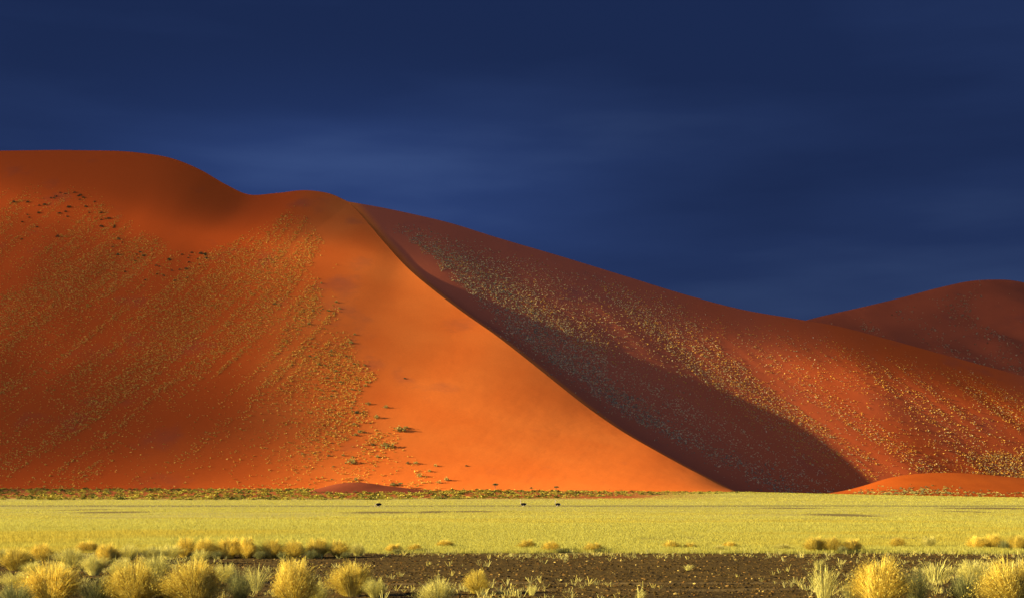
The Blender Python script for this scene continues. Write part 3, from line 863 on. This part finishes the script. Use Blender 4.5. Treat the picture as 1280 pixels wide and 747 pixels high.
# plumes in the left middle ground
for (uc, vb, w_, h_, kd) in [(52, 700, 34, 22, 'gold'), (90, 708, 44, 26, 'pale'), (118, 718, 40, 28, 'pale'), (134, 704, 40, 28, 'gold'), (70, 724, 38, 22, 'pale'),
                             (20, 738, 44, 26, 'pale'), (196, 722, 44, 30, 'pale'), (160, 700, 36, 22, 'pale'), (282, 728, 34, 26, 'pale'), (108, 690, 34, 16, 'gold'),
                             (212, 698, 36, 20, 'pale'), (40, 718, 30, 18, 'pale'), (150, 722, 44, 24, 'pale'), (192, 700, 34, 20, 'pale'), (4, 700, 26, 16, 'pale'), (250, 704, 30, 18, 'pale')]:
    tuft(uc, vb, w_, h_, kd, 'pale feathery grass tuft in the crowded left middle ground, behind the front row', 'pale grass tufts crowded behind the left front row')
# row of tussocks along the edge of the field
rr = np.random.default_rng(91)
row = [(232, 696, 34, 26, 'gold'), (255, 697, 34, 27, 'gold'), (285, 697, 38, 28, 'gold'), (308, 697, 40, 29, 'gold'), (340, 697, 36, 24, 'gold'), (368, 697, 40, 24, 'gold'),
       (398, 696, 34, 26, 'gold'), (422, 696, 32, 24, 'gold'), (448, 694, 26, 16, 'pale'), (555, 684, 28, 11, 'gold'), (492, 690, 22, 13, 'gold'), (520, 689, 20, 12, 'gold'),
       (660, 686, 24, 13, 'gold'), (690, 689, 26, 15, 'gold'), (742, 689, 26, 13, 'gold'), (838, 686, 22, 13, 'gold'), (862, 686, 20, 9, 'gold'), (912, 685, 20, 10, 'gold'),
       (1018, 690, 30, 22, 'gold'), (1040, 690, 32, 22, 'gold'), (1066, 690, 30, 18, 'gold'), (1122, 684, 22, 15, 'gold'), (1160, 684, 22, 16, 'pale'), (1220, 686, 26, 18, 'gold'),
       (1240, 686, 28, 20, 'gold'), (1272, 687, 30, 20, 'gold'), (900, 689, 18, 9, 'pale'), (980, 688, 22, 11, 'pale')]
for a in row:
    tuft(*a, 'ochre tussock in the row where the yellow field meets the gravel', 'tussocks along the edge of the field')
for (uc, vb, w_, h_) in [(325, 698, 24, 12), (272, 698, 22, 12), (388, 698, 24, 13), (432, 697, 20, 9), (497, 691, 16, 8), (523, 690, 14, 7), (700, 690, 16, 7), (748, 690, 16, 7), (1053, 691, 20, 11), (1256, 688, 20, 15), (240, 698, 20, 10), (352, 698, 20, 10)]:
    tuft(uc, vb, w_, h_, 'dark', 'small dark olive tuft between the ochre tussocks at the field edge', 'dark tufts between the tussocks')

# ------------------------------------------------------------------ shrubs, trees and the belt at the dune foot
def leaf_ball(nl, seed, cols, flat=.75, leaf=.16, hollow=.45):
    q_ = np.random.default_rng(seed)
    d = q_.normal(size=(nl, 3)); d /= np.linalg.norm(d, axis=1)[:, None]
    d[:, 2] = np.abs(d[:, 2]) * (q_.random(nl) > .12) - .1
    lump = 1 + .5 * (fbm(d[:, 0] * 1.8 + seed, d[:, 1] * 1.8 + d[:, 2] * 1.3 + 4, 3) - .5) * 2
    rad = (hollow + (1 - hollow) * q_.random(nl) ** .6) * lump
    p_ = d * (rad * np.array([.5, .5, .5])[:, None]).T
    p_[:, 2] = p_[:, 2] * 2 * flat + .12
    V, Fc = tufts(p_, leaf * (.6 + .8 * q_.random(nl)), 1, q_, lean=1.5, width=1.1, sink=.3)
    c = cols[q_.integers(0, len(cols), nl)] * (.75 + .5 * q_.random((nl, 1)))
    return V, Fc, np.repeat(c, 4, 0)
def stem_mesh(seed, h, spread, nst=5):
    q_ = np.random.default_rng(seed); vs_, fs_ = [], []
    for i in range(nst):
        a0 = q_.random() * 6.28; tip = np.array([math.cos(a0) * spread, math.sin(a0) * spread, h * (.7 + .3 * q_.random())])
        for s_, rad in ((0, .035), (.5, .022), (1, .008)):
            c_ = tip * np.array([s_ ** 1.4, s_ ** 1.4, s_]) + np.array([0, 0, -.05 if s_ == 0 else 0])
            for k in range(5):
                vs_.append(c_ + np.array([math.cos(k * 1.2566), math.sin(k * 1.2566), 0]) * rad)
        b_ = i * 15
        for lv in range(2):
            for k in range(5):
                fs_.append([b_ + lv * 5 + k, b_ + lv * 5 + (k + 1) % 5, b_ + lv * 5 + 5 + (k + 1) % 5, b_ + lv * 5 + 5 + k])
    return make_mesh('stem', vs_, fs_, [M_STEM], smooth=True)
SHC = [np.array([(.20, .19, .055), (.27, .24, .07), (.14, .15, .045)]), np.array([(.38, .32, .08), (.46, .38, .10), (.30, .27, .06)]), np.array([(.10, .11, .04), (.14, .14, .05), (.08, .085, .035)])]
SHM = []
for kd in range(3):
    row_ = []
    for sd in range(3):
        V, Fc, c = leaf_ball(230, 10 * kd + sd, SHC[kd])
        row_.append((make_mesh('foliage', V, Fc, [M_LEAF], c), stem_mesh(300 + 10 * kd + sd, .6, .3)))
    SHM.append(row_)
bpy.context.view_layer.update()
dg = bpy.context.evaluated_depsgraph_get()
shn = 0
def shrub(loc, size, kd, label, group, asp=1.0):
    global shn
    fo, stm = SHM[kd][shn % 3]; shn += 1
    t = empty('desert_shrub', loc)
    t.rotation_euler.z = (shn * 1.7) % 6.28
    t.scale = (size, size, size * asp)
    tag(t, label, 'shrub', group)
    obj('foliage', fo, t); obj('stem', stm, t)
    return t
def probe(uc, vc):
    d = Vector(((uc - CX) / F, 1, (VH - vc) / F)).normalized()
    o_ = Vector((0, 0, CAMZ))
    ok_, loc, nrm, idx = dune.ray_cast(o_ + d * 300, d)
    return loc if ok_ else None
S = []
for (uc, vc, w_, kd, lab) in [(499, 538, 16, 1, 'largest bright yellow-green shrub high on the bare orange sand'), (484, 558, 17, 1, 'broad yellow-green shrub just below the largest one on the orange sand'),
                              (439, 578, 16, 1, 'wide low olive shrub on orange sand left of the broad yellow-green one'), (492, 606, 13, 0, 'tallest green shrub on top of the small dark mound'),
                              (507, 535, 10, 1, 'small shrub touching the right end of the largest yellow-green shrub'), (466, 556, 6, 2, 'small dark shrub left of the broad yellow-green one'),
                              (446, 516, 7, 2, 'dark shrub alone at the edge of the grassed slope, above the broad ones'), (583, 582, 4, 2, 'tiny dark shrub alone on the open orange sand'),
                              (506, 473, 4, 2, 'tiny dark dot of a shrub, highest one alone on the bare bright sand'),
                              (510, 579, 6, 2, 'dark small shrub on orange sand, left of the row of pale ones'), (520, 579, 7, 1, 'olive shrub second from left in the low row of small ones on orange sand'),
                              (544, 582, 6, 1, 'pale small shrub at the right end of the low row on orange sand'), (524, 595, 8, 1, 'olive shrub low on the orange sand above the belt'),
                              (537, 589, 6, 1, 'small pale shrub low on the orange sand beside the olive one'), (548, 603, 7, 1, 'small pale shrub close above the belt, third from the mound'),
                              (558, 600, 8, 1, 'pale shrub low on the orange sand, rightmost of those above the belt'), (460, 505, 7, 1, 'olive shrub on the sand edge beside the dark lone one'),
                              (482, 509, 7, 1, 'pale olive shrub furthest right on the middle of the sand edge'), (471, 522, 8, 1, 'olive shrub below the furthest right one on the sand edge'),
                              (450, 540, 8, 1, 'olive shrub on orange sand above the wide low one'), (472, 571, 7, 1, 'small olive shrub right of the wide low olive one'), (445, 600, 7, 1, 'small olive shrub behind the small dark mound')]:
    lp = probe(uc, vc)
    if lp is None: continue
    k_ = w_ * lp.y / F
    shrub((lp.x, lp.y, lp.z - .15 * k_), k_, kd, lab, None, .6 if w_ > 9 else .8)
# the shrubs that dot the ragged margin of the grass on the sunlit face, and the dark ones along its upper margin
rs = np.random.default_rng(77)
cnt = 0
while cnt < 100:
    s_ = rs.random()
    uc = np.interp(s_, [0, .35, .7, 1], [412, 428, 452, 430]) + rs.normal() * 24 - 16; vc = np.interp(s_, [0, .35, .7, 1], [360, 440, 505, 600]) + rs.normal() * 8
    if uc > np.interp(vc, [350, 400, 470, 520, 600], [416, 436, 468, 480, 520]) or vc > 604: continue
    lp = probe(uc, vc)
    if lp is None: continue
    k_ = (2.4 + 3.4 * rs.random() ** 2) * lp.y / F
    shrub((lp.x, lp.y, lp.z - .15 * k_), k_, int(rs.choice([0, 1, 1, 1])), 'small olive shrub on the ragged right margin of the grassed sunlit slope', 'shrubs along the margin of the grassed slope', .75); cnt += 1
cnt = 0
while cnt < 70:
    uc = rs.random() * 260
    vc = np.interp(uc, [0, 60, 110, 150, 190, 260], [256, 240, 236, 290, 324, 312]) + abs(rs.normal()) * 16 * (1.5 if uc < 130 else 1)
    lp = probe(uc, vc)
    if lp is None: continue
    k_ = (3.0 + 3.2 * rs.random() ** 2) * lp.y / F
    shrub((lp.x, lp.y, lp.z - .15 * k_), k_, 2, 'dark green shrub along the upper margin of the grass on the left slope', 'dark shrubs along the upper margin of the grass', .75); cnt += 1

# shrub belt along the dune foot
rb = np.random.default_rng(12)
n = 7500
ub = -160 + 1560 * rb.random(n)
fYb = np.interp(ub, [-160, 435, 780, 965, 1280], [690, 690, 705, 735, 770])
nearb = np.interp(ub, [-160, 400, 700, 850, 1000, 1400], [556, 560, 585, 640, 690, 690])
Yb = nearb + (fYb + 25 - nearb) * rb.random(n)
Xb = (ub - CX) * Yb / F
keepb = rb.random(n) < np.interp(ub, [-160, 500, 800, 930, 1020, 1400], [1, 1, .9, .5, .2, .15])
Xb, Yb, ub = Xb[keepb], Yb[keepb], ub[keepb]
szb = (.6 + 1.1 * rb.random(len(Xb)) ** 1.8) * np.interp(ub, [-160, 500, 750, 1000, 1400], [1.05, 1.15, .95, .6, .6])
allV, allF, allC, off = [], [], [], 0
protos = [leaf_ball(60, 500 + i, SHC[[0, 1, 1, 1, 2, 1][i]], leaf=.3) for i in range(6)]
for x, y, s_, pi in zip(Xb, Yb, szb, rb.integers(0, 6, len(Xb))):
    V, Fc, c = protos[pi]
    a0 = rb.random() * 6.28; ca_, sa_ = math.cos(a0), math.sin(a0)
    Vr = np.stack([V[:, 0] * ca_ - V[:, 1] * sa_, V[:, 0] * sa_ + V[:, 1] * ca_, V[:, 2] * .8], 1) * s_ * np.array([1.5, 1.5, .85])
    z0 = float(ground_z(x, y))
    allV.append(Vr + (x, y, z0 - .05)); allF.append(Fc + off); allC.append(c * np.array([1.15, 1.08, .6]) * (.6 + .5 * rb.random())); off += len(V)
o = obj('shrub_belt', make_mesh('shrub_belt', np.concatenate(allV), np.concatenate(allF), [M_LEAF], np.concatenate(allC)))
tag(o, 'dense belt of low olive scrub along the foot of the dune', 'scrub', kind='stuff')

# scrub on the right mound's near foot
n = 420
um = np.concatenate([1140 + 34 * rb.normal(size=240), 1065 + 230 * rb.random(180)]); vm_ = np.concatenate([617.5 - 4.5 * np.abs(rb.normal(size=240)), 615 + 5 * rb.random(180)])
allV, allF, allC, off = [], [], [], 0
for a_, b_ in zip(um, vm_):
    d = Vector(((a_ - CX) / F, 1, (VH - b_) / F)).normalized()
    ok_, loc, nrm, idx = moundR.ray_cast(Vector((0, 0, CAMZ)), d)
    if not ok_: continue
    V, Fc, c = protos[rb.integers(0, 6)]
    s_ = .45 + .8 * rb.random() ** 2
    allV.append(V * np.array([1.5, 1.5, .8]) * s_ + np.array(loc)); allF.append(Fc + off); allC.append(c * (.9 + .5 * rb.random())); off += len(V)
o = obj('mound_scrub', make_mesh('mound_scrub', np.concatenate(allV), np.concatenate(allF), [M_LEAF], np.concatenate(allC)))
tag(o, 'low straw-coloured scrub on the near foot of the orange mound', 'scrub', kind='stuff')

# small camel-thorn trees at the dune foot
def tree(uc, vb, hpx, wpx, label, seed, lean=0.0, name='thorn_tree'):
    lp = probe(uc, vb)
    Y = lp.y if lp is not None else 690.
    Y = min(Y, 720.) - 2
    X = (uc - CX) * Y / F
    z = CAMZ + (VH - vb) * Y / F
    z = min(z, float(ground_z(X, Y)) + .3) if vb > 609 else z
    H = hpx * Y / F; W = wpx * Y / F
    t = empty(name, (X, Y, z))
    tag(t, label, 'tree')
    q_ = np.random.default_rng(seed); vs_, fs_ = [], []
    limbs = [((0, 0, -.3), (lean * H * .5, 0, H * .5), .11 * H / 3, .075 * H / 3)]
    tips = []
    for i in range(5):
        a0 = i * 1.26 + q_.random() * .6
        tp = (lean * H * .8 + math.cos(a0) * W * .32, math.sin(a0) * W * .32, H * (.72 + .16 * q_.random()))
        limbs.append(((lean * H * .42, 0, H * .42), tp, .06 * H / 3, .02 * H / 3)); tips.append(tp)
    for (a, b, r0, r1) in limbs:
        a = np.array(a); b = np.array(b); dd = b - a; dd = dd / np.linalg.norm(dd)
        s1 = np.cross(dd, (0.3, 1, .1)); s1 /= np.linalg.norm(s1); s2 = np.cross(dd, s1)
        b0 = len(vs_)
        for c_, rad in ((a, r0), (b, r1)):
            for k in range(6): vs_.append(c_ + (s1 * math.cos(k * 1.047) + s2 * math.sin(k * 1.047)) * rad)
        for k in range(6): fs_.append([b0 + k, b0 + (k + 1) % 6, b0 + 6 + (k + 1) % 6, b0 + 6 + k])
    obj('trunk', make_mesh('trunk', vs_, fs_, [M_STEM], smooth=True), t)
    Vs, Fs, Cs, off = [], [], [], 0
    for i, tp in enumerate(tips + [(lean * H, 0, H * .9)]):
        V, Fc, c = leaf_ball(110, seed * 9 + i, SHC[2 if i % 2 else 0], flat=.32, leaf=.2)
        V = V * W * (.42 + .2 * q_.random()) + np.array(tp) - np.array([0, 0, .08 * W])
        Vs.append(V); Fs.append(Fc + off); Cs.append(c); off += len(V)
    obj('crown', make_mesh('crown', np.concatenate(Vs), np.concatenate(Fs), [M_LEAF], np.concatenate(Cs)), t)
tree(619, 612, 8.5, 7.5, 'tallest little thorn tree standing out of the shrub belt, dark crown against orange sand', 1)
tree(694, 613, 6, 6, 'little thorn tree leaning to the right, its flat crown offset from its trunk', 2, .35)
tree(664, 613, 4.5, 5, 'smallest thorn tree, low and dark between the two taller ones', 3)
tree(500, 609, 6, 7, 'round dark thorn tree at the right end of the small dark mound', 4)

# ------------------------------------------------------------------ ostriches out on the plain
m_black = plain_mat('black_plumage', (.008, .007, .006), 1.0); m_black.node_tree.nodes['Principled BSDF'].inputs['Specular IOR Level'].default_value = 0.0; m_white = plain_mat('white_plumes', (.7, .67, .6)); m_skin = plain_mat('greyish_skin', (.34, .25, .2))
def ostrich(loc, head_down, rz, label):
    bm = bmesh.new()
    sk = bm.verts.layers.skin.verify()
    def V_(co, rx, ry=None):
        v = bm.verts.new(co); v[sk].radius = (rx, ry or rx); return v
    def chain(start, pts):
        last = start
        for co, rd in pts:
            v = V_(co, rd); bm.edges.new((last, v)); last = v
        return last
    body = V_((0, 0, 1.12), .40, .38); body[sk].use_root = True
    rump = chain(body, [((-.30, 0, 1.14), .36), ((-.58, 0, 1.16), .20), ((-.78, 0, 1.10), .07)])
    chest = chain(body, [((.30, 0, 1.13), .32), ((.46, 0, 1.20), .13)])
    if head_down:
        chain(chest, [((.62, 0, 1.22), .07), ((.80, 0, 1.05), .048), ((.90, 0, .75), .042), ((.97, 0, .45), .042), ((1.02, 0, .26), .062), ((1.04, 0, .12), .03)])
    else:
        chain(chest, [((.56, 0, 1.36), .075), ((.58, 0, 1.62), .05), ((.54, 0, 1.88), .044), ((.56, 0, 2.06), .05), ((.64, 0, 2.11), .062), ((.78, 0, 2.08), .028)])
    for s_ in (-1, 1):
        ph = .16 * s_
        chain(body, [((.02, .15 * s_, .95), .15), ((.10 + ph * .5, .15 * s_, .78), .085), ((-.08 + ph, .15 * s_, .46), .048), ((.02 + ph, .15 * s_, .08), .035), ((.17 + ph, .16 * s_, .03), .03)])
    me = bpy.data.meshes.new('ostrich'); bm.to_mesh(me); bm.free()
    tmp = bpy.data.objects.new('ostrich', me); COL.objects.link(tmp)
    tmp.modifiers.new('skin', 'SKIN'); ss = tmp.modifiers.new('sub', 'SUBSURF'); ss.levels = 2; ss.render_levels = 2
    bpy.context.view_layer.update()
    me2 = bpy.data.meshes.new_from_object(tmp.evaluated_get(bpy.context.evaluated_depsgraph_get()))
    bpy.data.objects.remove(tmp)
    me2.name = 'ostrich'
    me2.materials.clear()
    for m_ in (m_black, m_white, m_skin): me2.materials.append(m_)
    for p_ in me2.polygons:
        c_ = p_.center; p_.use_smooth = True
        if c_.x < -.70: p_.material_index = 1
        elif c_.z < .80 or c_.x > .53 or c_.z > 1.42: p_.material_index = 2
        elif abs(c_.y) > .27 and -.30 < c_.x < -.12 and c_.z < 1.0: p_.material_index = 1
        else: p_.material_index = 0
    o = obj('ostrich', me2)
    o.location = loc; o.rotation_euler.z = rz
    tag(o, label, 'ostrich')
    return o
for (uc, hd, rz, lab) in [(473, True, R(200), 'black ostrich bending its head down into the grass, leftmost of the three'),
                          (654, False, R(165), 'black ostrich with its pale neck raised, middle of the three on the plain'),
                          (697, False, R(150), 'black ostrich with its neck raised, rightmost of the three on the plain')]:
    Y = 313.; X = (uc - CX) * Y / F
    ostrich((X, Y, float(ground_z(X, Y))), hd, rz, lab)
